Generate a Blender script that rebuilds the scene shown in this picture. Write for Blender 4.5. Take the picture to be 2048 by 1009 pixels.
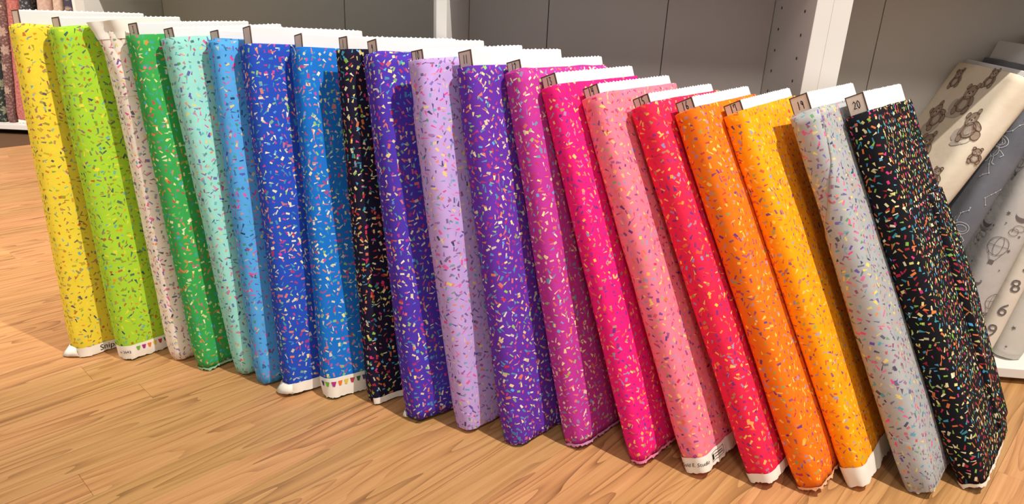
import bpy, bmesh, math, random
from math import sin, cos, pi, radians, sqrt, floor as fl
from mathutils import Vector, Matrix, noise

# ---------------------------------------------------------------- scene, camera, light
for o in list(bpy.data.objects): bpy.data.objects.remove(o)
SC = bpy.context.scene
COL = SC.collection
F_PX, PITCH, CAM_H, ROLL = 1426.12, 0.370881, 0.683094, 0.046066
fw = Vector((0, cos(PITCH), -sin(PITCH))); rt = Vector((1, 0, 0)); up = rt.cross(fw)
rt2 = rt*cos(ROLL) + up*sin(ROLL); up2 = -rt*sin(ROLL) + up*cos(ROLL)
cd = bpy.data.cameras.new('camera'); cam = bpy.data.objects.new('camera', cd); COL.objects.link(cam)
cd.sensor_width = 36; cd.lens = F_PX/2048*36; cd.clip_start = .02
M = Matrix((rt2, up2, -fw)).transposed().to_4x4(); M.translation = (0, 0, CAM_H)
cam.matrix_world = M; SC.camera = cam

vs = SC.view_settings
vs.view_transform = 'Standard'; vs.look = 'None'; vs.gamma = 1; vs.use_curve_mapping = False
vs.exposure = 0.1

W = bpy.data.worlds.new('room_light'); SC.world = W; W.use_nodes = True
W.node_tree.nodes['Background'].inputs[0].default_value = (1.0, .965, .92, 1)
W.node_tree.nodes['Background'].inputs[1].default_value = .38

def spot_lamp(name, loc, target, power, radius, angle, color, blend=.5):
    l = bpy.data.lights.new(name, 'SPOT'); l.energy = power; l.shadow_soft_size = radius
    l.spot_size = radians(angle); l.spot_blend = blend; l.color = color
    o = bpy.data.objects.new(name, l); COL.objects.link(o); o.location = loc
    o.rotation_euler = (Vector(target)-Vector(loc)).to_track_quat('-Z', 'Y').to_euler(); return o
spot_lamp('ceiling_or_fill_spot', (1.0, .30, 2.8), (-.15, 1.1, .25), 345, .03, 100, (1, .93, .84))
spot_lamp('ceiling_or_fill_spot', (-2.0, .7, 2.9), (-1.75, 2.0, 0), 640, .12, 58, (1, .88, .80), .8)
spot_lamp('ceiling_or_fill_spot', (-.2, -1.6, 2.9), (0, 1.0, .2), 115, .3, 90, (1, .93, .85))  # added soft fill from the camera side, brightens the front-facing ends

# ---------------------------------------------------------------- material helpers
def lin(c):
    f = lambda v: v/12.92 if v <= .04045 else ((v+.055)/1.055)**2.4
    return tuple(f(v/255) for v in c[:3]) + (1,)
class NT:
    def __init__(s, name, rough=.8, spec=.3):
        s.m = bpy.data.materials.new(name); s.m.use_nodes = True; s.t = s.m.node_tree
        s.b = s.t.nodes['Principled BSDF']; s.b.inputs['Roughness'].default_value = rough
        s.b.inputs['Specular IOR Level'].default_value = spec
    def n(s, typ, **kw):
        d = s.t.nodes.new(typ)
        for k, v in kw.items(): setattr(d, k, v)
        return d
    def l(s, a, b): s.t.links.new(a, b)
    def val(s, sock, v):
        if isinstance(v, bpy.types.NodeSocket): s.l(v, sock)
        else: sock.default_value = v
    def math(s, op, a, b=0.0, c=None, clamp=False):
        d = s.n('ShaderNodeMath', operation=op, use_clamp=clamp); s.val(d.inputs[0], a); s.val(d.inputs[1], b)
        if c is not None: s.val(d.inputs[2], c)
        return d.outputs[0]
    def vmath(s, op, a, b=(0, 0, 0)):
        d = s.n('ShaderNodeVectorMath', operation=op); s.val(d.inputs[0], a); s.val(d.inputs[1], b); return d.outputs[0]
    def mix(s, f, a, b):
        d = s.n('ShaderNodeMix', data_type='RGBA'); s.val(d.inputs[0], f); s.val(d.inputs[6], a); s.val(d.inputs[7], b); return d.outputs[2]
    def noise(s, vec, scale, detail=3, rough=.55):
        d = s.n('ShaderNodeTexNoise'); s.val(d.inputs['Vector'], vec); d.inputs['Scale'].default_value = scale
        d.inputs['Detail'].default_value = detail; d.inputs['Roughness'].default_value = rough; return d.outputs['Fac']
    def ramp(s, f, stops, interp='LINEAR'):
        d = s.n('ShaderNodeValToRGB'); s.val(d.inputs[0], f); r = d.color_ramp; r.interpolation = interp
        while len(r.elements) < len(stops): r.elements.new(.5)
        for e, (p, c) in zip(r.elements, stops): e.position = p; e.color = c
        return d.outputs[0]
    def bump(s, h, strength, dist):
        d = s.n('ShaderNodeBump'); d.inputs['Strength'].default_value = strength; d.inputs['Distance'].default_value = dist
        s.l(h, d.inputs['Height']); s.l(d.outputs[0], s.b.inputs['Normal'])
    def uv(s): return s.n('ShaderNodeUVMap', uv_map='UVMap').outputs[0]
    def obj(s): return s.n('ShaderNodeTexCoord').outputs['Object']
    def col(s, c): s.val(s.b.inputs['Base Color'], c)

def plain(name, c, rough=.7, var=.06, scale=30, spec=.3):
    k = NT(name, rough, spec); v = k.noise(k.obj(), scale, 4)
    f = k.math('MULTIPLY_ADD', v, var*2, 1-var)
    m = k.n('ShaderNodeHueSaturation'); m.inputs['Color'].default_value = lin(c); k.l(f, m.inputs['Value']); k.l(m.outputs[0], k.b.inputs['Base Color'])
    return k.m

# confetti print: one node group per layer
def confetti_group():
    g = bpy.data.node_groups.new('confetti_layer', 'ShaderNodeTree')
    g.interface.new_socket('Vector', in_out='INPUT', socket_type='NodeSocketVector')
    g.interface.new_socket('Thin', in_out='INPUT', socket_type='NodeSocketFloat')
    g.interface.new_socket('Mask', in_out='OUTPUT', socket_type='NodeSocketFloat')
    g.interface.new_socket('Pick', in_out='OUTPUT', socket_type='NodeSocketFloat')
    gi = g.nodes.new('NodeGroupInput'); go = g.nodes.new('NodeGroupOutput')
    N = lambda t: g.nodes.new(t)
    def ma(op, a, b=0.0, c=None):
        d = N('ShaderNodeMath'); d.operation = op
        for i, v in enumerate((a, b, c)):
            if v is None: continue
            if isinstance(v, bpy.types.NodeSocket): g.links.new(v, d.inputs[i])
            else: d.inputs[i].default_value = v
        return d.outputs[0]
    vo = N('ShaderNodeTexVoronoi'); vo.voronoi_dimensions = '2D'; vo.feature = 'F1'
    vo.inputs['Scale'].default_value = 1; vo.inputs['Randomness'].default_value = .62
    g.links.new(gi.outputs[0], vo.inputs['Vector'])
    sub = N('ShaderNodeVectorMath'); sub.operation = 'SUBTRACT'
    g.links.new(gi.outputs[0], sub.inputs[0]); g.links.new(vo.outputs['Position'], sub.inputs[1])
    wn = N('ShaderNodeTexWhiteNoise'); wn.noise_dimensions = '2D'; g.links.new(vo.outputs['Position'], wn.inputs['Vector'])
    s1 = N('ShaderNodeSeparateColor'); g.links.new(vo.outputs['Color'], s1.inputs[0])
    s2 = N('ShaderNodeSeparateColor'); g.links.new(wn.outputs['Color'], s2.inputs[0])
    rot = N('ShaderNodeVectorRotate'); rot.rotation_type = 'Z_AXIS'
    g.links.new(sub.outputs[0], rot.inputs['Vector']); g.links.new(ma('MULTIPLY', s1.outputs[0], 6.2832), rot.inputs['Angle'])
    xy = N('ShaderNodeSeparateXYZ'); g.links.new(rot.outputs[0], xy.inputs[0])
    thin = ma('MULTIPLY', s1.outputs[1], gi.outputs[1])                       # 0..thin
    h = ma('MULTIPLY_ADD', s2.outputs[0], .17, .19)                           # half length
    w = ma('MULTIPLY', ma('SUBTRACT', .235, thin), ma('MULTIPLY_ADD', s2.outputs[1], .45, .62))   # half width
    k = ma('MULTIPLY', ma('GREATER_THAN', s1.outputs[2], .30), ma('MULTIPLY_ADD', s2.outputs[2], .7, .32))
    yh = ma('DIVIDE', xy.outputs[1], h)
    side = ma('MULTIPLY', w, ma('SUBTRACT', 1, ma('MULTIPLY', k, ma('MULTIPLY_ADD', yh, .5, .5))))
    skew = ma('MULTIPLY', ma('SUBTRACT', s2.outputs[0], .5), ma('MULTIPLY', xy.outputs[1], ma('MULTIPLY', k, 1.2)))
    inx = ma('LESS_THAN', ma('ABSOLUTE', ma('ADD', xy.outputs[0], skew)), side)
    iny = ma('LESS_THAN', ma('ABSOLUTE', yh), 1.0)
    g.links.new(ma('MULTIPLY', inx, iny), go.inputs[0]); g.links.new(wn.outputs['Value'], go.inputs[1])
    return g
CONF = confetti_group()
def pal_stops(p):
    return [(i/len(p), lin(c)) for i, c in enumerate(p)]
def confetti_mat(name, base, palette, seed, mottle=.10):
    k = NT(name, .8, .15); u = k.uv()
    base_c = k.n('ShaderNodeHueSaturation'); base_c.inputs['Color'].default_value = lin(base)
    k.l(k.math('MULTIPLY_ADD', k.noise(u, 26, 3), mottle*2, 1-mottle), base_c.inputs['Value'])
    c = base_c.outputs[0]
    for i, (scale, thin, off) in enumerate(((97, .11, 0.0), (82, .17, 7.3))):
        v = k.vmath('ADD', k.vmath('SCALE', u), (seed*3.1+off, seed*1.7+off, 0))
        v.node.inputs[0].links[0].from_node.inputs['Scale'].default_value = scale
        g = k.n('ShaderNodeGroup'); g.node_tree = CONF; k.l(v, g.inputs[0]); g.inputs[1].default_value = thin
        msk = g.outputs[0]
        if i: msk = k.math('MULTIPLY', k.math('MULTIPLY', msk, k.math('GREATER_THAN', g.outputs[1], .42)), k.math('SUBTRACT', 1, first))
        else: first = msk
        pc = k.ramp(g.outputs[1], pal_stops(palette), 'CONSTANT')
        c = k.mix(k.math('MULTIPLY', msk, k.math('MULTIPLY_ADD', k.math('FRACT', k.math('MULTIPLY', g.outputs[1], 23.7)), .40, .52)), c, pc)
    k.col(c)
    h = k.math('ADD', k.noise(u, 28, 3, .6), k.math('MULTIPLY', k.noise(u, 900, 1), .06))
    k.bump(h, .22, .004)
    return k.m

NAVY, BRICK, ORG, GRN, TEAL, PLUM, OLIV, YEL = (32, 44, 92), (178, 62, 48), (232, 128, 40), (66, 140, 62), (70, 160, 178), (140, 60, 110), (140, 130, 40), (240, 214, 70)
CREAM, CORAL, SKY, MAG, LIME, RED, PINK, VIO = (248, 232, 150), (240, 120, 100), (90, 180, 235), (225, 60, 140), (150, 205, 90), (200, 50, 70), (250, 200, 200), (90, 60, 170)
LIGHTP = [NAVY, BRICK, ORG, GRN, TEAL, BRICK, PLUM, OLIV, YEL, NAVY]
PASTP = [NAVY, RED, ORG, GRN, TEAL, PLUM, (232, 208, 90), VIO, (30, 40, 80), MAG]
DARKP = [CREAM, CORAL, SKY, MAG, LIME, CREAM, RED, (250, 240, 200), TEAL, (235, 130, 70)]
WARMP = [(96, 40, 120), (250, 216, 80), (250, 190, 70), (60, 60, 150), (130, 165, 90), (130, 150, 190), (200, 40, 70), (250, 210, 110), (90, 50, 130), (235, 110, 50)]

white_board = plain('white_paperboard', (220, 221, 224), .75, .02, 12)
kraft = plain('kraft_board_end', (218, 198, 184), .85, .07, 60)
kraft_dark = plain('dark_cut_edge', (92, 72, 58), .9, .2, 80)
ink = plain('black_marker_ink', (24, 20, 20), .6, .02)
selv = plain('white_selvage_cloth', (240, 234, 222), .85, .05, 40)

# ---------------------------------------------------------------- object helpers
def link(o, parent=None):
    COL.objects.link(o)
    if parent is not None: o.parent = parent
    return o
def mesh_obj(name, verts, faces, mat, parent=None, uvs=None, smooth=False):
    me = bpy.data.meshes.new(name); me.from_pydata([tuple(v) for v in verts], [], faces)
    if uvs is not None:
        ul = me.uv_layers.new(name='UVMap')
        for lp in me.loops: ul.data[lp.index].uv = uvs[lp.vertex_index]
    me.materials.append(mat)
    if smooth: me.polygons.foreach_set('use_smooth', [True]*len(me.polygons))
    me.update(); return link(bpy.data.objects.new(name, me), parent)
def empty(name, mtx, label, cat, group=None, kind=None):
    o = link(bpy.data.objects.new(name, None)); o.matrix_world = mtx; o.empty_display_size = .05
    tag(o, label, cat, group, kind); return o
def tag(o, label=None, cat=None, group=None, kind=None):
    if label: o['label'] = label
    if cat: o['category'] = cat
    if group: o['group'] = group
    if kind: o['kind'] = kind
    return o
def box_geo(x0, x1, y0, y1, z0, z1, bev=0.0):
    bm = bmesh.new(); bmesh.ops.create_cube(bm, size=1)
    for v in bm.verts: v.co = ((x0+x1)/2+v.co.x*(x1-x0), (y0+y1)/2+v.co.y*(y1-y0), (z0+z1)/2+v.co.z*(z1-z0))
    if bev: bmesh.ops.bevel(bm, geom=bm.edges[:], offset=bev, segments=2, affect='EDGES', profile=.6)
    return bm
def bm_obj(name, bm, mat, parent=None, smooth=False):
    me = bpy.data.meshes.new(name); bm.to_mesh(me); bm.free(); me.materials.append(mat)
    if smooth: me.polygons.foreach_set('use_smooth', [True]*len(me.polygons))
    return link(bpy.data.objects.new(name, me), parent)
def box(name, mat, parent, *a, bev=.001): return bm_obj(name, box_geo(*a, bev=bev), mat, parent)

# ---------------------------------------------------------------- floor of oak strips
wood = NT('oak_laminate', .42, .4)
def make_wood(k):
    uv = k.uv(); oi = k.n('ShaderNodeObjectInfo').outputs['Random']
    at = k.n('ShaderNodeAttribute', attribute_name='plank_rand').outputs['Fac']
    r = k.math('FRACT', k.math('ADD', oi, at))
    off = k.n('ShaderNodeCombineXYZ'); k.l(k.math('MULTIPLY', r, 37.0), off.inputs[0]); k.l(k.math('MULTIPLY', r, 91.0), off.inputs[1]); k.l(k.math('MULTIPLY', r, 53.0), off.inputs[2])
    p = k.vmath('ADD', uv, off.outputs[0])
    st = k.vmath('MULTIPLY', p, (1.3, 15.0, 1))                 # long rings
    n1 = k.noise(st, 1.0, 2.0, .45)
    ring = k.math('FRACT', k.math('MULTIPLY', n1, 15.0))
    band = k.math('POWER', ring, 3.0)
    amp = k.math('MULTIPLY_ADD', k.noise(k.vmath('MULTIPLY', p, (2.0, 20.0, 1)), 1.3, 2), 1.5, -.35, clamp=True)
    fib = k.noise(k.vmath('MULTIPLY', p, (9, 520, 1)), 1.0, 4, .65)
    fib2 = k.noise(k.vmath('MULTIPLY', p, (4, 130, 1)), 1.0, 3, .6)
    cl = k.math('ADD', k.math('MULTIPLY', k.math('MULTIPLY', band, amp), .72), k.math('ADD', k.math('MULTIPLY', fib, .42), k.math('MULTIPLY', fib2, .40)))
    c = k.ramp(cl, [(.22, lin((206, 158, 107))), (.48, lin((184, 134, 85))), (.95, lin((120, 79, 47)))])
    hs = k.n('ShaderNodeHueSaturation'); k.l(c, hs.inputs['Color'])
    k.l(k.math('MULTIPLY_ADD', r, .13, .93), hs.inputs['Value']); k.l(k.math('MULTIPLY_ADD', r, -.010, .505), hs.inputs['Hue'])
    k.col(hs.outputs[0])
    k.bump(fib, .05, .001)
make_wood(wood)
subfloor = plain('floor_underlay', (96, 70, 46), .9)
floor = bm_obj('floor', box_geo(-3.6, 2.2, -2.6, 4.2, -.05, -.0085), subfloor); tag(floor, 'warm oak strip laminate floor', None, None, 'structure')
AZ = radians(42.8); D = Vector((sin(AZ), cos(AZ), 0)); E_ = Vector((cos(AZ), -sin(AZ), 0))
PWID = .062
def plank_geo(L):
    bm = box_geo(0, L-.0003, 0, PWID-.0003, -.008, 0)
    bmesh.ops.bevel(bm, geom=[e for e in bm.edges if all(v.co.z > -.001 for v in e.verts)], offset=.0002, segments=1, affect='EDGES')
    return bm
def plank_mesh(L, name='plank'):
    bm = plank_geo(L); ul = bm.loops.layers.uv.new('UVMap')
    for f in bm.faces:
        for l in f.loops: l[ul].uv = (l.vert.co.x, l.vert.co.y)
    me = bpy.data.meshes.new(name); bm.to_mesh(me); bm.free(); me.materials.append(wood.m); return me
LENS = [.30, .42, .54, .68, .84]; PM = [plank_mesh(l) for l in LENS]
def to_px(P):
    d = P-Vector((0, 0, CAM_H)); z = d.dot(fw)
    if z < .05: return None
    return (1024+F_PX*d.dot(rt2)/z, 504.5-F_PX*d.dot(up2)/z)
rng = random.Random(4); cand = []
for j in range(-50, 50):
    s = -3.2 - rng.random()*.8
    while s < 5:
        i = rng.randrange(5); o = E_*(j*PWID) + D*s; c = o + D*LENS[i]/2
        if -3.3 < c.x < 1.9 and .15 < c.y < 3.9:
            a = 0
            q = [to_px(o+D*LENS[i]*t+E_*PWID*e) for t in (0, 1) for e in (0, 1)]
            if all(q):
                xs = [p[0] for p in q]; ys = [p[1] for p in q]
                if max(xs) > 0 and min(xs) < 2048 and max(ys) > 0 and min(ys) < 1009:
                    a = (max(xs)-min(xs))*(max(ys)-min(ys))/(1+((xs[0]+xs[3])/2-900)**2*0)
            cand.append((a, o, i, rng.random()))
        s += LENS[i]
cand.sort(key=lambda t: -t[0])
PR = Matrix((D, -E_, Vector((0, 0, 1)))).transposed()
vv, ff, uu, rr = [], [], [], []
for n_, (a, o, i, r_) in enumerate(cand):
    m4 = PR.to_4x4(); m4.translation = o
    if n_ < 298:
        p = link(bpy.data.objects.new('plank', PM[i]), floor); p.matrix_world = m4
    else:
        b = len(vv); me = PM[i]
        for v in me.vertices: vv.append(m4 @ v.co); uu.append((v.co.x, v.co.y))
        for f in me.polygons: ff.append([b+x for x in f.vertices]); rr.append(r_)
rest = mesh_obj('plank_field', vv, ff, wood.m, floor, uu); rest['kind'] = 'stuff'
at = rest.data.attributes.new('plank_rand', 'FLOAT', 'FACE'); at.data.foreach_set('value', rr)

# ---------------------------------------------------------------- walls and shelving
wallm = plain('painted_wall', (205, 200, 190), .9, .02, 3)
lam = plain('white_laminate_panel', (222, 218, 212), .45, .015, 5)
gap_shade = plain('shelf_shadow_gap', (60, 48, 40), .9)  # dark colour paints in the shade under the bottom shelf
hole_m = plain('dark_peg_hole', (26, 22, 20), .9)
PSI = radians(4.3); AX = Vector((cos(PSI), -sin(PSI), 0)); AY = Vector((sin(PSI), cos(PSI), 0))
SM = Matrix((AX, AY, Vector((0, 0, 1)))).transposed().to_4x4(); SM.translation = (.94, 1.186, 0)
wb = bm_obj('wall_back', box_geo(-1.8, 1.6, .33, .39, 0, 2.9), wallm); wb.matrix_world = SM; tag(wb, None, None, None, 'structure')
wl = bm_obj('wall_left', box_geo(-3.6, -.85, 3.24, 3.32, 0, 2.9), wallm); tag(wl, None, None, None, 'structure')

def shelf_unit(label, mtx, x0, x1, tl, tr, seams, dep, top=.70, h=2.1, pegs=()):
    u = empty('shelving_unit', mtx, label, 'shelf unit', 'white shelving units along the wall')
    box('side_panel', lam, u, x0, x0+tl, 0, dep, .0, h); box('side_panel', lam, u, x1-tr, x1, 0, dep, .0, h)
    ed = [x0+tl] + seams + [x1-tr]
    for a, b in zip(ed[:-1], ed[1:]): box('back_board', lam, u, a+.0007, b-.0007, dep-.012, dep, .033, h, bev=.0012)
    box('bottom_shelf', lam, u, x0+tl, x1-tr, 0, dep-.012, .014, .033)
    box('toe_board', gap_shade, u, x0+tl, x1-tr, .035, .05, 0, .014)  # toe strip coloured dark as the shade below the shelf
    for z in (top, top+.62): box('upper_shelf', lam, u, x0+tl, x1-tr, .004, dep-.012, z, z+.02)
    for (side, ys) in pegs:
        x = x1-tr-.0008 if side > 0 else x0+tl+.0008
        for y in ys:
            for kz in range(19):
                z = .30+kz*.0385
                bm = bmesh.new(); bmesh.ops.create_circle(bm, cap_ends=True, segments=10, radius=.0028, matrix=Matrix.Translation((x, y, z)) @ Matrix.Rotation(pi/2*(-side), 4, 'Y'))
                bm_obj('peg_hole', bm, hole_m, u)
    return u
DEP = .27
shelf_unit('white shelving bay behind the yellow to blue bolts, leftmost of the three joined', SM @ Matrix.Translation((0, .045, 0)), -1.766, -1.090, .017, .013, [-1.345], DEP)
shelf_unit('middle white shelving bay with peg holes in its right side panel', SM, -1.090, -.444, .018, .026, [-.911, -.676], DEP, pegs=((1, (.055, .205)),))
shelf_unit('right white shelving bay holding the leaning nursery print bolts', SM, -.444, .75, .030, .02, [-.265, .24], DEP)
SA = Matrix.Translation((0, 2.83, 0))
shelf_unit('far white shelving unit holding muted floral bolts at the far left', SA, -2.9, -1.672, .02, .036, [-2.3], .34)

# ---------------------------------------------------------------- fabric bolts
class Sect:
    """rounded rectangle cross-section; s = arc length from the front spine centre, + to the right face"""
    def __init__(s, tf, wf, r): s.a, s.w, s.r = tf/2, wf, min(r, tf/2-1e-4); a = s.a; s.f = a-s.r; s.q = s.r*pi/2; s.side = wf-2*s.r; s.P = 4*s.f+4*s.q+2*s.side
    def at(s, t):
        half = s.P/2; t = (t+half) % s.P - half; sg = 1 if t >= 0 else -1; t = abs(t)
        if t < s.f: p, n = (t, 0), (0, -1)
        elif t < s.f+s.q: a = (t-s.f)/s.r; p, n = (s.f+s.r*sin(a), s.r-s.r*cos(a)), (sin(a), -cos(a))
        elif t < s.f+s.q+s.side: p, n = (s.a, s.r+t-s.f-s.q), (1, 0)
        elif t < s.f+2*s.q+s.side: a = (t-s.f-s.q-s.side)/s.r; p, n = (s.f+s.r*cos(a), s.w-s.r+s.r*sin(a)), (cos(a), sin(a))
        else: p, n = (s.f-(t-s.f-2*s.q-s.side), s.w), (0, 1)
        return (sg*p[0], p[1]), (sg*n[0], n[1])
L0, WF, TB, BW = .575, .222, .026, .200
class Bolt:
    def __init__(b, name, label, mtx, mat, tf=.055, prot=.02, seed=0, layers=1, group=None, cat='fabric bolt', board=True, L=L0, bul=1.0, wrink=1.0, floor_z=0.0):
        b.root = empty(name, mtx, label, cat, group); b.mtx = mtx; b.zf = mtx.translation.z if floor_z is None else floor_z; b.mat = mat; b.tf = tf; b.L = L; b.seed = seed; b.bul = bul; b.wr = wrink
        b.sec = Sect(tf, WF, tf*.36); b.inner = Sect(TB+.002, BW+.004, .003)
        M_, R = 76, 44; V, U, Fc = [], [], []
        rows = [(0, L*i/R) for i in range(R+1)]
        k = layers
        zig = [(.05, .0008), (.16, -.004), (.22, .0012*k-.0005), (.34, .0012*k-.0005), (.42, -.006), (.48, .0034*k-.001), (.6, .0034*k-.001), (.68, -.009), (1.0, -.014)]
        rows += [(i, L+dz) for i, dz in zig]
        for ri, (ins, v) in enumerate(rows):
            for m in range(M_+1):
                s_ = (m/M_-.5)*b.sec.P
                if ins == 0: P = b.surf(s_, v, 0)
                else:
                    p0 = b.surf(s_, L, 0); q, _ = b.inner.at(s_*b.inner.P/b.sec.P)
                    wob = .0016*noise.noise(Vector((s_*22, ri*3.3, seed)))*k
                    P = Vector((p0.x*(1-ins)+q[0]*ins, p0.y*(1-ins)+(q[1]+.009)*ins, v+wob))
                V.append(P); U.append((s_, v + ins*.02))
        n = M_+1
        for r_ in range(len(rows)-1):
            for m in range(M_): a = r_*n+m; Fc.append((a, a+1, a+n+1, a+n))
        c = len(V); V.append(sum((V[m] for m in range(M_)), Vector())/M_); U.append((0, 0))
        for m in range(M_): Fc.append((m+1, m, c))
        b.roll = mesh_obj('fabric_roll', V, Fc, mat, b.root, U, True)
        if board: b.board(prot)
    def surf(b, s_, v, off):
        (x, y), (nx, ny) = b.sec.at(s_)
        N3 = lambda k, f, g: noise.noise(Vector((s_*f+b.seed*5.1, v*g+k*7.7, b.seed*2.3+k)))
        d = .0016*N3(1, 9, 4)*b.wr + .0007*N3(2, 34, 16)*b.wr
        # the flat sides belly slightly, and the end on the floor is pinched
        side = max(0, 1-abs((y-WF/2)/(WF/2))**4)
        d += .0022*b.bul*side*sin(pi*min(1, max(0, v/b.L)))
        e = max(0, 1-v/.05); d += -.004*e*e + .0024*e*N3(3, 60, 30)
        z = v + (.0022*N3(4, 40, 1)+.0014*N3(5, 120, 1))*e*1.2
        t = max(0, 1-(b.L-v)/.02); z += .0012*N3(6, 18, 1)*t
        d += off
        P = Vector((x+nx*d, y+ny*d, z)); R = b.mtx
        wz = R[2][0]*P.x+R[2][1]*P.y+R[2][2]*P.z+R[2][3]-b.zf       # keep the lower end on the floor
        if wz < .0006: P.z += (.0006-wz)/R[2][2]
        return P
    def board(b, prot):
        y0 = .011; z1 = b.L+prot
        core = bm_obj('cardboard_core', box_geo(-TB/2, TB/2, y0, y0+BW, b.L-.06, z1, bev=.0022), white_board, b.root)
        b.core = core; b.z1 = z1; b.y0 = y0
        e = bm_obj('kraft_end', box_geo(-TB/2+.0004, TB/2-.0004, y0-.0008, y0+.0006, b.L-.03, z1-.0003, bev=.0003), kraft, core)
        for (x0, x1, za, zb) in ((-TB/2, TB/2, z1-.0014, z1+.0002), (TB/2-.0016, TB/2+.0002, b.L-.02, z1), (-TB/2-.0002, -TB/2+.0012, b.L-.02, z1)):
            bm_obj('cut_edge', box_geo(x0, x1, y0-.0011, y0+.0004, za, zb), kraft_dark, core)
        # fluted paper along the top edge
        vv, ff = [], []
        rg = random.Random(b.seed)
        for q in range(22):
            ya = y0+.006+q*.0087; yb = ya+.0052; hh = .0008+.0010*rg.random()
            for (x, y, z) in ((TB/2-.0026, ya, z1-.0005), (TB/2-.0026, yb, z1-.0005), (TB/2-.0004, yb, z1-.0005), (TB/2-.0004, ya, z1-.0005), (TB/2-.0015, (ya+yb)/2, z1+hh)): vv.append((x, y, z))
            c = len(vv)-5; ff += [(c, c+1, c+4), (c+1, c+2, c+4), (c+2, c+3, c+4), (c+3, c, c+4)]
        mesh_obj('fluted_edge', vv, ff, white_board, core)['kind'] = 'stuff'
    def number(b, txt, size=.0115, tilt=0.0):
        if not txt: return
        D_ = {'0': [[(.5, 1), (.15, .8), (.1, .35), (.45, 0), (.85, .25), (.9, .7), (.5, 1)]], '1': [[(.55, 1), (.45, 0)]], '2': [[(.1, .8), (.5, 1), (.85, .75), (.45, .3), (.1, .05), (.95, .08)]],
              '3': [[(.15, .95), (.7, .95), (.4, .58), (.8, .35), (.55, .02), (.1, .1)]], '4': [[(.2, 1), (.15, .5), (.85, .55)], [(.75, 1), (.65, 0)]], '5': [[(.85, 1), (.3, .95), (.25, .55), (.7, .5), (.8, .2), (.45, 0), (.1, .1)]],
              '6': [[(.7, 1), (.25, .55), (.2, .15), (.55, 0), (.85, .25), (.6, .48), (.25, .3)]], '7': [[(.15, .9), (.8, .95), (.85, .1)], [(.15, .9), (.2, .6)]], '9': [[(.8, .85), (.4, 1), (.2, .7), (.55, .5), (.8, .85), (.75, 0)]],
              '8': [[(.5, .5), (.2, .8), (.5, 1), (.75, .8), (.5, .5), (.2, .2), (.5, 0), (.8, .2), (.5, .5)]]}
        strokes = []; adv = .75
        for i, ch in enumerate(txt):
            for st in D_[ch]: strokes.append([((i-len(txt)/2)*adv+px*.6+.07, py) for px, py in st])
        zc = b.L + (b.z1-b.L)*.50; V, Fc = [], []
        for st in strokes:
            P = [Vector(((x*cos(tilt)-y*sin(tilt))*size*.62, 0, (y-.5)*size)) + Vector((0, b.y0-.0012, zc)) for x, y in st]
            ribbon(V, Fc, P, .0011, Vector((0, -1, 0)))
        o = mesh_obj('handwritten_number', V, Fc, ink, b.core)
        o['label'] = 'handwritten ' + txt + ' in black marker'
    def patch(b, name, mat, v0, v1, left, right, off=.0022, rows=30, cols=36, uvo=(0, 0), uvrot=0.0, rim=True, ragged=0.0, parent=None, label=None):
        V, U, Fc = [], [], []
        for i in range(rows+1):
            v = v0+(v1-v0)*i/rows; a, c = left(v), right(v)
            for j in range(cols+1):
                s_ = a+(c-a)*j/cols
                vz = v
                if ragged and i == 0: vz += ragged*noise.noise(Vector((s_*140, b.seed*3, 1))) + ragged*.6*noise.noise(Vector((s_*420, b.seed, 5)))
                V.append(b.surf(s_, vz, off(s_, v) if callable(off) else off))
                U.append((s_*cos(uvrot)-v*sin(uvrot)+uvo[0], s_*sin(uvrot)+v*cos(uvrot)+uvo[1]))
        n = cols+1
        for i in range(rows):
            for j in range(cols): a = i*n+j; Fc.append((a, a+1, a+n+1, a+n))
        if rim:                                   # turn the border down onto the roll
            loop = [j for j in range(n)] + [i*n+cols for i in range(1, rows+1)] + [rows*n+j for j in range(cols-1, -1, -1)] + [i*n for i in range(rows-1, 0, -1)]
            base = len(V)
            for q in loop:
                i, j = divmod(q, n); v = v0+(v1-v0)*i/rows; a, c = left(v), right(v); s_ = a+(c-a)*j/cols
                p = b.surf(s_, v, -.0006); p.z = V[q].z; U.append((U[q][0]+(V[q]-p).length, U[q][1])); V.append(p)
            m = len(loop)
            for q in range(m): Fc.append((loop[(q+1) % m], loop[q], base+q, base+(q+1) % m))
        o = mesh_obj(name, V, Fc, mat, parent or b.root, U, True)
        if label: o['label'] = label
        return o
    def decal(b, name, polys, mat, parent, off=.003):
        """flat print: list of (points(s,v), faces)"""
        V, Fc = [], []
        for pts, fs in polys:
            c = len(V)
            for (s_, v) in pts: V.append(b.surf(s_, v, off))
            Fc += [[c+i for i in f] for f in fs]
        return mesh_obj(name, V, Fc, mat, parent)

def ribbon(V, Fc, P, w, nrm):
    for a, c in zip(P[:-1], P[1:]):
        d = (c-a)
        if d.length < 1e-7: continue
        d.normalize(); t = d.cross(nrm)*w/2; k = len(V)
        V += [a-d*w*.3+t, a-d*w*.3-t, c+d*w*.3-t, c+d*w*.3+t]; Fc.append((k, k+1, k+2, k+3))
def ribbon2(pts, w):
    """2-D ribbon in (s,v) space -> polys for decal"""
    out = []
    for (x0, y0), (x1, y1) in zip(pts[:-1], pts[1:]):
        l = math.hypot(x1-x0, y1-y0)
        if l < 1e-7: continue
        n = max(1, int(l/.006)); dx, dy = (x1-x0)/l, (y1-y0)/l; tx, ty = -dy*w/2, dx*w/2
        P, Q = [], []
        for i in range(n+1):
            t = -w*.3+(l+w*.6)*i/n; P += [(x0+dx*t+tx, y0+dy*t+ty), (x0+dx*t-tx, y0+dy*t-ty)]
        for i in range(n): Q.append((2*i, 2*i+1, 2*i+3, 2*i+2))
        out.append((P, Q))
    return out
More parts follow.
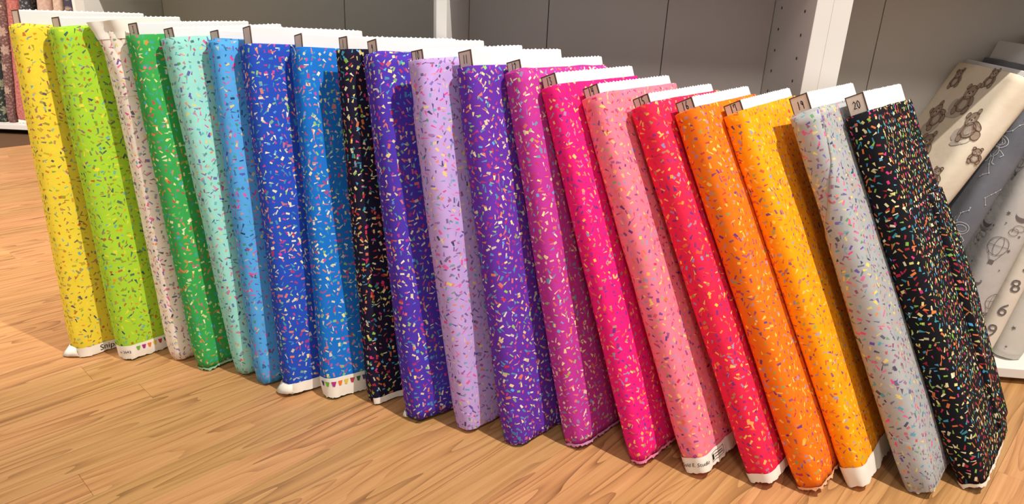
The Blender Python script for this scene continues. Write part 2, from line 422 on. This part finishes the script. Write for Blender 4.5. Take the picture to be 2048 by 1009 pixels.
def text_polys(txt, size, s0, v0, rot=0.0, shear=0.0):
    cu = bpy.data.curves.new('lettering', 'FONT'); cu.body = txt; cu.size = size; cu.resolution_u = 3; cu.shear = shear
    o = bpy.data.objects.new('lettering', cu); COL.objects.link(o)
    dg = bpy.context.evaluated_depsgraph_get(); me = o.evaluated_get(dg).to_mesh()
    P = [(s0+v.co.x*cos(rot)-v.co.y*sin(rot), v0+v.co.x*sin(rot)+v.co.y*cos(rot)) for v in me.vertices]; Fs = [list(f.vertices) for f in me.polygons]
    o.evaluated_get(dg).to_mesh_clear(); bpy.data.objects.remove(o); bpy.data.curves.remove(cu)
    return [(P, Fs)]
def bolt_mtx(x, y, yaw, lean, tilt, tf, z=0):
    yaw, lean, tilt = radians(yaw), radians(lean), radians(tilt)
    w = Vector((sin(yaw), cos(yaw), 0)); m = Vector((cos(yaw), -sin(yaw), 0)); z_ = Vector((0, 0, 1))
    w2 = w*cos(tilt)+z_*sin(tilt); z2 = -w*sin(tilt)+z_*cos(tilt)
    u = z2*cos(lean)-m*sin(lean); n = m*cos(lean)+z2*sin(lean)
    R = Matrix((n, w2, u)).transposed().to_4x4()
    R.translation = Vector((x, y, z)) + n*tf/2*(1 if lean >= 0 else -1)
    return R


FIT = [
(-0.8076,1.1442,36.71,5.64,-2.32,0.0227,0.0578),
(-0.7217,1.1427,37.15,6.88,-0.82,0.0149,0.0592),
(-0.6294,1.1451,35.66,7.60,-0.71,0.0105,0.0569),
(-0.5660,1.1127,35.61,8.91,-0.53,0.0151,0.0503),
(-0.4914,1.1031,36.39,10.50,0.27,0.0123,0.0530),
(-0.4438,1.0751,42.29,10.83,-2.81,0.0137,0.0457),
(-0.3895,1.0540,46.29,12.09,-3.09,0.0246,0.0517),
(-0.3196,1.0468,49.46,12.60,-3.98,0.0182,0.0472),
(-0.2403,1.0370,50.40,10.37,-2.07,0.0159,0.0422),
(-0.1696,0.9942,50.18,13.84,-1.71,0.0199,0.0570),
(-0.0825,0.9706,45.28,12.57,-0.10,0.0108,0.0434),
(-0.0037,0.9367,42.66,14.92,-2.10,0.0198,0.0409),
(0.0900,0.9346,41.72,17.48,-1.46,0.0137,0.0423),
(0.1879,0.8979,41.35,22.66,-0.48,0.0144,0.0375),
(0.2689,0.8794,41.19,25.70,-0.43,0.0119,0.0440),
(0.3585,0.8616,39.87,27.82,-0.45,0.0107,0.0464),
(0.4257,0.8490,38.91,28.20,-0.34,0.0129,0.0442),
(0.5045,0.8635,38.61,28.42,0.11,0.0118,0.0386),
(0.5898,0.8576,41.11,28.18,-0.34,0.0250,0.0443),
(0.6733,0.8740,40.79,27.93,-0.97,0.0260,0.0450)]
SPEC = [  # colour words, base colour, palette, layers, number
('yellow', (232, 208, 62), LIGHTP, 1.6, ''), ('lime green', (164, 208, 52), LIGHTP, 1.5, ''), ('cream white', (238, 226, 212), PASTP, .6, ''),
('emerald green', (58, 164, 82), DARKP, .5, '3'), ('pale aqua', (152, 218, 206), PASTP, .6, '4'), ('sky blue', (84, 164, 228), PASTP, 1.5, ''),
('royal blue', (38, 76, 184), DARKP, .6, ''), ('azure blue', (26, 112, 204), DARKP, .4, ''), ('navy black', (26, 22, 48), DARKP, .4, '1'),
('indigo', (76, 52, 170), DARKP, 1.6, '9'), ('pale lavender', (190, 160, 220), PASTP, .4, '10'), ('violet', (100, 48, 164), DARKP, .5, '11'),
('magenta', (186, 54, 150), DARKP, 1.4, '12'), ('hot pink', (236, 30, 122), WARMP, .6, '13'), ('salmon pink', (242, 122, 144), WARMP, .5, '14'),
('red', (236, 40, 78), WARMP, .5, '15'), ('orange', (242, 118, 22), WARMP, .7, '16'), ('amber', (250, 160, 14), WARMP, .6, '17'),
('grey', (168, 168, 168), PASTP, 1.6, '19'), ('black', (20, 20, 26), DARKP, .8, '20')]
LAB = {0: 'yellow confetti print fabric bolt, at the far left end of the row', 19: 'black confetti print fabric bolt numbered 20 nearest the right shelf',
 8: 'navy black confetti print fabric bolt between the azure and indigo bolts', 6: 'royal blue confetti print fabric bolt with plain white selvage at its foot',
 7: 'azure blue confetti print fabric bolt with coloured flags on its white selvage', 5: 'sky blue confetti print fabric bolt with loose fabric layers at top',
 2: 'cream white confetti print fabric bolt with twisted cloth at its top', 15: 'red confetti print fabric bolt numbered 15 between salmon pink and orange',
 16: 'darker orange confetti print fabric bolt numbered 16 beside the red bolt', 17: 'bright amber orange confetti print fabric bolt numbered 17 beside the grey bolt'}
B = []
for i, (ft, (cw, base, pal, lay, num)) in enumerate(zip(FIT, SPEC)):
    x, y, yaw, lean, tilt, prot, tf = ft
    tf *= .86 if i < 10 else .95
    lab = LAB.get(i, cw+' confetti print fabric bolt leaning in the row' + (', its board end numbered '+num if num else ''))
    mt = confetti_mat(cw.replace(' ', '_')+'_confetti_cotton', base, pal, i+1.0)
    b = Bolt('fabric_bolt', lab, bolt_mtx(x, y, yaw, lean, tilt, tf), mt, tf, prot+.004, i+1, lay, L=L0-.004, group='confetti print fabric bolts leaning in a row')
    b.number(num); B.append(b)

flag_cols = [(60, 50, 110), (110, 180, 60), (170, 50, 130), (235, 120, 50), (225, 200, 70), (170, 60, 70), (60, 110, 70), (70, 80, 130)]
FM = [plain('printed_flag_ink', c, .8) for c in flag_cols]
def selvage(b, h, a=-.075, c=.17, off=.0016, ragged=.0025, slope=0.0, low=-.001):
    cut = lambda v: a
    o = b.patch('selvage', selv, low, h, lambda v: a, lambda v: c, off, 8, 90, rim=False, ragged=ragged)
    o['label'] = 'white selvage band'; return o
def flags(b, sv, s0, n, step, v0, size, first=0):
    for q in range(n):
        s_ = s0+q*step; w = size
        b.decal('printed_flag', [([(s_-w*.45, v0+size*.55), (s_+w*.5, v0+size*.5), (s_+w*.22, v0-size*.5), (s_-w*.2, v0-size*.42)], [(3, 2, 1, 0)])], FM[(first+q) % 8], sv, .0024)
def lettering(b, sv, txt, size, s0, v0, rot=0.0, shear=0.0): b.decal('lettering', text_polys(txt, size, s0, v0, rot, shear), ink, sv, .0025)
def toe(b, s0, s1, out, h):
    """loose white corner of cloth sticking out on the floor"""
    V, Fc = [], []
    for i in range(9):
        s_ = s0+(s1-s0)*i/8; e = sin(pi*i/8)
        for (v, of) in ((h, .002), (h*.45, .003+out*.5*e), (.0015, .003+out*e), (.001, .001)): V.append(b.surf(s_, v, of))
    for i in range(8):
        for j in range(3): a = i*4+j; Fc.append((a, a+4, a+5, a+1))
    o = mesh_obj('loose_selvage_corner', V, Fc, selv, b.root, None, True)
    md = o.modifiers.new('thick', 'SOLIDIFY'); md.thickness = .0008

# 1 yellow, 2 lime
sv = selvage(B[0], .017, ragged=.001); lettering(B[0], sv, 'Snips', .0155, .052, .0035); toe(B[0], -.05, .012, .016, .018)
sv = selvage(B[1], .026); flags(B[1], sv, .040, 10, .0100, .017, .0078, 1); lettering(B[1], sv, 'er 2643', .0075, .004, .011)
# 7 royal, 8 azure, 9 navy
sv = selvage(B[6], .017, ragged=.001); toe(B[6], -.045, .02, .012, .016)
sv = selvage(B[7], .034); flags(B[7], sv, .002, 10, .0110, .023, .0085, 0)
sv = selvage(B[8], .010, a=.012, c=.19, ragged=.0012)
toe(B[9], -.04, -.008, .006, .010)
# 15 salmon, 16 red, 18 amber, 19 grey, 20 black
sv = selvage(B[14], .024); lettering(B[14], sv, 'S  yGold E. Studio', .0082, -.030, .010, 0, .25)
lb = B[14].decal('barcode_box', ribbon2([(.040, .006), (.040, .019), (.074, .019), (.074, .006), (.040, .006)], .0007) + [([(.041, .008), (.045, .008), (.045, .017), (.041, .017)], [(0, 1, 2, 3)])] + ribbon2([(.048, .0105), (.072, .0105)], .0012) + ribbon2([(.048, .0145), (.070, .0145)], .0012), ink, sv, .0025)
selvage(B[15], .014); selvage(B[17], .030); selvage(B[18], .010, a=-.005, c=.17, ragged=.004); selvage(B[19], .005, ragged=.004)
for i in (3, 11, 12, 13, 16):
    c = SPEC[i][1]; m_ = plain('frayed_thread', tuple(int(v*.45+255*.5) for v in c), .9, .25, 400)
    o = B[i].patch('frayed_hem', m_, -.001, .0032, lambda v: -.07, lambda v: .17, .0016, 3, 140, rim=False, ragged=.0035); o['label'] = 'pale frayed cloth edge'

# folded cloth ends
def fold(b, pts, right, v0, off=.0026, uvo=(.3, .2), rot=.4, label='folded over cloth edge'):
    """flap whose left edge is the polyline pts [(v, s)] from bottom to top"""
    def left(v):
        for (va, sa), (vb, sb) in zip(pts[:-1], pts[1:]):
            if v <= vb: t = (v-va)/(vb-va); return sa+(sb-sa)*max(0, min(1, t))
        return pts[-1][1]
    return b.patch('folded_flap', b.mat, v0, b.L+.001, left, lambda v: right, off, 60, 30, uvo, rot, True, label=label)
fold(B[10], [(.0, -.07), (.40, -.06), (.49, -.028), (.575, .055)], .16, .0)
fold(B[11], [(.0, -.07), (.44, -.06), (.515, -.006), (.576, .042)], .16, .0)
fold(B[18], [(.02, -.05), (.36, -.034), (.44, .0), (.50, .022), (.576, .032)], .17, .004)
def corner_fold(b, pts, v1, left, right=.17, uvo=(.7, .4), rot=1.0):
    """flap under a diagonal top edge at the foot: columns along s"""
    V, U, Fc = [], [], []; C_, R_ = 40, 10
    def topv(s_):
        for (sa, va), (sb, vb) in zip(pts[:-1], pts[1:]):
            if s_ <= sb: return va+(vb-va)*max(0, min(1, (s_-sa)/(sb-sa)))
        return pts[-1][1]
    for j in range(C_+1):
        s_ = left+(right-left)*j/C_
        for i in range(R_+1):
            v = topv(s_)*i/R_
            V.append(b.surf(s_, v, .0026 if i < R_ else -.0004)); U.append((s_*cos(rot)-v*sin(rot)+uvo[0], s_*sin(rot)+v*cos(rot)+uvo[1]))
    n = R_+1
    for j in range(C_):
        for i in range(R_): a = j*n+i; Fc.append((a, a+n, a+n+1, a+1))
    o = mesh_obj('folded_flap', V, Fc, b.mat, b.root, U, True); o['label'] = 'folded under cloth corner'
corner_fold(B[10], [(-.03, .055), (.06, .012), (.17, .008)], 0, -.07)
corner_fold(B[11], [(-.01, .075), (.065, .018), (.17, .008)], 0, -.07)
corner_fold(B[18], [(-.02, .105), (.05, .055), (.17, .03)], 0, -.06)
# black bolt: loose outer flap on the far half of its right side
b = B[19]
b.patch('folded_flap', b.mat, .03, .42, lambda v: .150+.0+(.42-v)*.02, lambda v: .232, lambda s_, v: .004+.008*max(0, 1-abs(v-.25)/.2), 40, 14, (.2, .5), .5, True, label='loose outer flap of cloth')
# cream bolt: cloth twisted up over the board end at its top
b = B[2]
def twist(s_, v):
    t = max(0, (v-.47)/.10); return .0005+.010*t*t*max(0, 1-abs(s_+.022)/.035)+.004*t*sin(s_*150+v*60)*max(0, 1-abs(s_-.01)/.06)
b.patch('twisted_cloth', b.mat, .47, .583, lambda v: -.06, lambda v: .10, twist, 26, 60, (.0, .0), .0, False, label='cloth twisted up over the board end')
b.patch('turned_back_cloth', selv, .560, .588, lambda v: -.034+(.588-v)*.9, lambda v: .10, lambda s_, v: twist(s_, v)+.0012+.003*max(0, (v-.57)/.018), 10, 40, rim=False, label='plain cream wrong side of the cloth turned over')

# ---------------------------------------------------------------- bolts on the right shelf (lean right)
def cloth(name, c1, c2, scale, rough=.8, stretch=(1, 1, 1), lo=.4, hi=.6):
    k = NT(name, rough, .2); u = k.vmath('MULTIPLY', k.uv(), stretch)
    f = k.ramp(k.noise(u, scale, 5, .6), [(lo, lin(c1)), (hi, lin(c2))]); k.col(f); k.bump(k.noise(k.uv(), 30, 3), .2, .004); return k.m
def shelf_mtx(along, lean, tf, dep=.03):
    p = SM @ Vector((along, dep, 0)); return bolt_mtx(p.x, p.y, degrees_psi, -lean, 0, tf, .033)
degrees_psi = math.degrees(PSI)
GR = 'nursery print bolts on the right shelf'
def sb(label, mat, along, lean, tf, prot, seed, L=L0):
    return Bolt('fabric_bolt', label, shelf_mtx(along, lean, tf), mat, tf, prot, seed, .6, GR, floor_z=.033, L=L)
bear_c = cloth('cream_nursery_cotton', (226, 212, 190), (232, 220, 200), 8)
dark_c = cloth('slate_grey_cotton', (92, 96, 106), (124, 126, 134), 5, lo=.3, hi=.7)
moon_c = cloth('pale_grey_cotton', (176, 172, 170), (208, 204, 200), 5, lo=.3, hi=.7)
num_c = cloth('ivory_cotton', (222, 214, 200), (228, 220, 208), 6)
star_c = cloth('light_grey_cotton', (205, 202, 194), (216, 212, 206), 6)
bb = sb('cream fabric bolt printed with brown teddy bears, leaning furthest right', bear_c, -.298, 24.4, .05, .012, 31, .56)
bd = sb('slate grey fabric bolt with white line drawings under the bear bolt', dark_c, -.174, 15.6, .042, .036, 32, .550)
bm_ = sb('pale grey fabric bolt printed with moons and balloons on the right shelf', moon_c, -.053, 9.4, .058, .030, 33, .562)
bn = sb('ivory fabric bolt printed with grey numerals on the right shelf', num_c, -.013, 9.0, .034, .02, 34)
bs = sb('light grey fabric bolt printed with tiny stars at the right edge', star_c, .05, 8.0, .056, .02, 35)

brown_w = cloth('brown_watercolour_print', (128, 106, 92), (186, 164, 144), 110, lo=.3, hi=.68)
brown_d = cloth('dark_brown_line_print', (84, 64, 54), (106, 86, 74), 60)
blush_w = cloth('grey_watercolour_print', (176, 164, 154), (204, 192, 178), 70)
def ell(cx, cy, rx, ry, rot=0.0, n=22, wob=.06, seed=0):
    pts = [(cx, cy)]
    for i in range(n):
        a = 2*pi*i/n; r = 1+wob*noise.noise(Vector((cos(a)*2, sin(a)*2, seed))); x, y = rx*r*cos(a), ry*r*sin(a)
        pts.append((cx+x*cos(rot)-y*sin(rot), cy+x*sin(rot)+y*cos(rot)))
    return (pts, [(0, 1+i, 1+(i+1) % n) for i in range(n)])
def ell_line(cx, cy, rx, ry, w, rot=0.0, a0=0, a1=2*pi, n=18):
    P = [(cx+rx*cos(a)*cos(rot)-ry*sin(a)*sin(rot), cy+rx*cos(a)*sin(rot)+ry*sin(a)*cos(rot)) for a in [a0+(a1-a0)*i/n for i in range(n+1)]]
    return ribbon2(P, w)
def bear(b, s_, v, k, rot, seed, cloud=True):
    T = lambda x, y: (s_+k*(x*cos(rot)-y*sin(rot)), v+k*(x*sin(rot)+y*cos(rot)))
    E1 = lambda x, y, rx, ry, q=0: ell(*T(x, y), rx*k, ry*k, rot+q, seed=seed, wob=.12)
    shapes = [(0, -.45, .62, .62, 0), (-.62, -.95, .26, .34, .5), (.62, -.95, .26, .34, -.5), (-.66, -.25, .2, .42, -.5), (.66, -.25, .2, .42, .5), (0, .45, .62, .54, 0), (-.5, .92, .22, .22, 0), (.5, .92, .22, .22, 0)]
    if cloud: b.decal('bear_print', [E1(-.5, -1.2, .9, .35), E1(-1.1, -.5, .45, .5)], blush_w, b.root, .0007)
    b.decal('bear_print', [E1(*q) for q in shapes], brown_w, b.root, .0011)
    b.decal('bear_print', [E1(0, .28, .28, .22), E1(0, -.5, .34, .36)], blush_w, b.root, .0013)
    L_ = []
    for (x, y, rx, ry, q) in shapes: L_ += ell_line(*T(x, y), rx*k, ry*k, .0008, rot+q)
    L_ += [ell(*T(-.24, .5), .07*k, .08*k), ell(*T(.24, .5), .07*k, .08*k), ell(*T(0, .36), .11*k, .07*k)]
    b.decal('bear_print', L_, brown_d, b.root, .0015)
rg = random.Random(9)
hw = bb.sec.f+bb.sec.q
for (s_, v, k, rot) in ((-.045, .46, .020, .5), (-.11, .50, .021, .2), (-.165, .455, .020, .9), (-.19, .53, .014, .3), (-.085, .545, .013, .1), (-.125, .395, .022, .4), (-.07, .33, .022, .7), (-.18, .35, .020, .3), (-.035, .36, .012, .2), (-.14, .27, .022, .6), (-.06, .22, .022, .2), (-.18, .20, .02, .8), (-.10, .14, .02, .4), (.0, .42, .010, .3), (-.01, .19, .012, .6)):
    bear(bb, s_, v, k*1.22, rot, rg.random()*9, k > .016)
white_ln = plain('white_line_print', (206, 208, 212), .8); grey_ln = plain('grey_line_print', (112, 104, 102), .8)
def star(b, s_, v, r, mat, rot=0.0):
    P = [(s_, v)] + [(s_+(r if i % 2 == 0 else r*.42)*cos(rot+pi*i/5), v+(r if i % 2 == 0 else r*.42)*sin(rot+pi*i/5)) for i in range(10)]
    return (P, [(0, 1+i, 1+(i+1) % 10) for i in range(10)])
# slate: astronaut and constellations in white line
L_ = []
def astronaut(s_, v, k):
    o = []
    o += ell_line(s_, v, .017*k, .014*k, .0009) + ell_line(s_, v, .011*k, .008*k, .0007) + ell_line(s_-.002*k, v-.024*k, .011*k, .013*k, .0008)
    for d in (-1, 1): o += ribbon2([(s_+d*.010*k, v-.018*k), (s_+d*.021*k, v-.026*k), (s_+d*.017*k, v-.032*k)], .0009) + ribbon2([(s_+d*.005*k, v-.036*k), (s_+d*.008*k, v-.050*k), (s_+d*.014*k, v-.052*k)], .0009)
    return o + ribbon2([(s_-.024*k, v+.02*k), (s_-.022*k, v-.045*k)], .0009)
for (s_, v) in ((-.012, .26), (-.03, .42), (-.008, .12), (-.1, .33), (-.12, .2)): bd.decal('astronaut_print', astronaut(s_, v, .75), white_ln, bd.root, .0009)
for q in range(12):
    s_, v = rg.uniform(-.06, .02), .06+q*.042; P = [(s_, v)]
    for z in range(4): P.append((P[-1][0]+rg.uniform(-.008, .010), P[-1][1]+rg.uniform(.003, .014)))
    bd.decal('constellation_print', ribbon2(P, .0006) + [star(bd, p[0], p[1], .0016, None, rg.random()) for p in P], white_ln, bd.root, .0009)
# pale grey: crescents, hot air balloons, stars
L_ = []
def crescent(s_, v, r, rot):
    P = []; n = 12
    for i in range(n+1): a = pi+pi*i/n; P += [(s_+r*cos(a+rot), v+r*sin(a+rot)), (s_+r*.98*cos(a+rot)-.35*r*sin(-rot)*0, v+r*.45*sin(a+rot))]
    return (P, [(2*i, 2*i+2, 2*i+3, 2*i+1) for i in range(n)])
def balloon(s_, v, k):
    o = ell_line(s_, v, .020*k, .022*k, .0009) + ell_line(s_, v, .008*k, .022*k, .0007) + ribbon2([(s_-.02*k, v), (s_+.02*k, v)], .0007)
    o += ribbon2([(s_-.014*k, v-.016*k), (s_-.005*k, v-.034*k)], .0007) + ribbon2([(s_+.014*k, v-.016*k), (s_+.005*k, v-.034*k)], .0007)
    q = (s_-.005*k, s_+.005*k, v-.044*k, v-.034*k); o += [([(q[0], q[2]), (q[1], q[2]), (q[1], q[3]), (q[0], q[3])], [(0, 1, 2, 3)])]
    return o
for (s_, v, k) in ((-.018, .225, .8), (.012, .345, .8), (-.02, .45, .7), (-.09, .3, 1), (.02, .12, .7), (-.05, .38, .7), (-.1, .18, 1)): bm_.decal('balloon_print', balloon(s_, v, k), grey_ln, bm_.root, .0009)
for (s_, v) in ((-.002, .29), (-.03, .155), (.014, .43), (.0, .075), (-.06, .26)): bm_.decal('moon_print', [crescent(s_, v, .014, 0)] + ell_line(s_+.002, v-.026, .010, .006, .0008) + ell_line(s_-.004, v-.034, .008, .007, .0008), grey_ln, bm_.root, .0009)
for q in range(46): L_.append(star(bm_, rg.uniform(-.1, .035), rg.uniform(.04, .56), rg.choice((.0022, .003, .004)), None, rg.random()))
bm_.decal('star_print', L_, grey_ln, bm_.root, .0009)['kind'] = 'stuff'
for q, ch in enumerate('96850428176'): bn.decal('numeral_print', text_polys(ch, .036, rg.uniform(-.018, -.006), .045+q*.047, rg.uniform(-.4, .4)), grey_ln, bn.root, .0009)
L_ = []
for q in range(60): L_.append(star(bs, rg.uniform(-.09, .03), rg.uniform(.02, .56), rg.choice((.002, .0028, .0045)), None, rg.random()))
bs.decal('star_print', L_, grey_ln, bs.root, .0009)['kind'] = 'stuff'
# faint printed lines on the slate bolt's board
z1 = bd.z1
for (z, w, m_) in ((z1-.008, .0028, grey_ln), (z1-.014, .0012, plain('green_rule_print', (120, 140, 90), .8))):
    V, Fc = [], []; ribbon(V, Fc, [Vector((-TB/2-.0003, .10, z)), Vector((-TB/2-.0003, .02, z))], w, Vector((-1, 0, 0))); mesh_obj('printed_line', V, Fc, m_, bd.core)

# ---------------------------------------------------------------- floral bolts on the far left shelf
def floral(name, c1, c2, c3, scale):
    k = NT(name, .85, .15); u = k.uv(); v = k.n('ShaderNodeTexVoronoi', voronoi_dimensions='2D', feature='SMOOTH_F1'); v.inputs['Scale'].default_value = scale
    k.l(k.vmath('ADD', u, k.vmath('SCALE', u)), v.inputs['Vector'])
    n_ = k.noise(u, scale*2.2, 5, .7)
    f = k.math('ADD', k.math('MULTIPLY', v.outputs['Distance'], .9), k.math('MULTIPLY', n_, .9))
    k.col(k.ramp(f, [(.48, lin(c3)), (.62, lin(c2)), (.8, lin(c1))])); return k.m
GA = 'floral bolts on the far left shelf'
XS = 1.011
def fb(label, mat, xr, lean, tf, seed):
    return Bolt('fabric_bolt', label, bolt_mtx(xr*XS-(.022 if xr < -1.9 else .008), 2.862, 0, -lean, 0, tf, .033), mat, tf, .02, seed, .4, GA, floor_z=.033)
f1 = fb('dark green and cream floral bolt at the left picture edge, far shelf', floral('dark_floral', (52, 58, 56), (86, 96, 86), (160, 158, 132), 40), -2.035, 6, .06, 51)
f2 = fb('mauve brown floral bolt with cream blossoms on the far shelf', floral('mauve_floral', (110, 82, 78), (138, 104, 98), (170, 136, 126), 60), -2.002, 7.0, .036, 52)
f3 = fb('dusty pink bolt beside the mauve floral bolt on the far shelf', cloth('dusty_pink_cotton', (164, 94, 88), (198, 126, 116), 120), -1.948, 6.6, .050, 53)
f4 = fb('charcoal floral bolt between the dusty pink and tan bolts, far shelf', floral('charcoal_floral', (62, 62, 70), (110, 108, 110), (170, 164, 158), 45), -1.903, 6.2, .042, 54)
f5 = fb('wide rosy tan bolt behind the yellow bolt on the far shelf', cloth('rosy_tan_cotton', (186, 158, 142), (200, 174, 158), 90), -1.828, 5.2, .060, 55)
f6 = fb('narrow beige tan bolt on the far shelf beside the wide tan one', cloth('beige_tan_cotton', (190, 166, 148), (206, 184, 164), 90), -1.784, 5.0, .036, 56)
f7 = fb('slate and tan patterned bolt at the right end of the far shelf', floral('slate_floral', (70, 68, 84), (130, 116, 106), (176, 156, 134), 22), -1.739, 4.6, .036, 57)
petal = plain('cream_blossom_print', (196, 168, 138), .85, .1, 80); petal2 = plain('pale_blossom_print', (176, 148, 134), .85, .1, 80)
def blossom(b, s_, v, r, mat, n=7):
    P = [ell(s_+r*.55*cos(2*pi*i/n), v+r*.55*sin(2*pi*i/n), r*.5, r*.26, 2*pi*i/n) for i in range(n)]
    b.decal('blossom_print', P, mat, b.root, .0008)
for (s_, v, r, m_) in ((-.016, .455, .022, petal), (-.002, .36, .020, petal2), (.004, .29, .020, petal2), (-.01, .22, .016, petal2), (-.004, .13, .016, petal2)): blossom(f2, s_, v, r, m_)
lm = plain('sage_leaf_print', (140, 142, 118), .85, .1, 80)
for q in range(9): blossom(f1, rg.uniform(-.01, .03), .05+q*.055, .018, lm, 6)
selvage(f3, .012, a=-.06, c=.06)
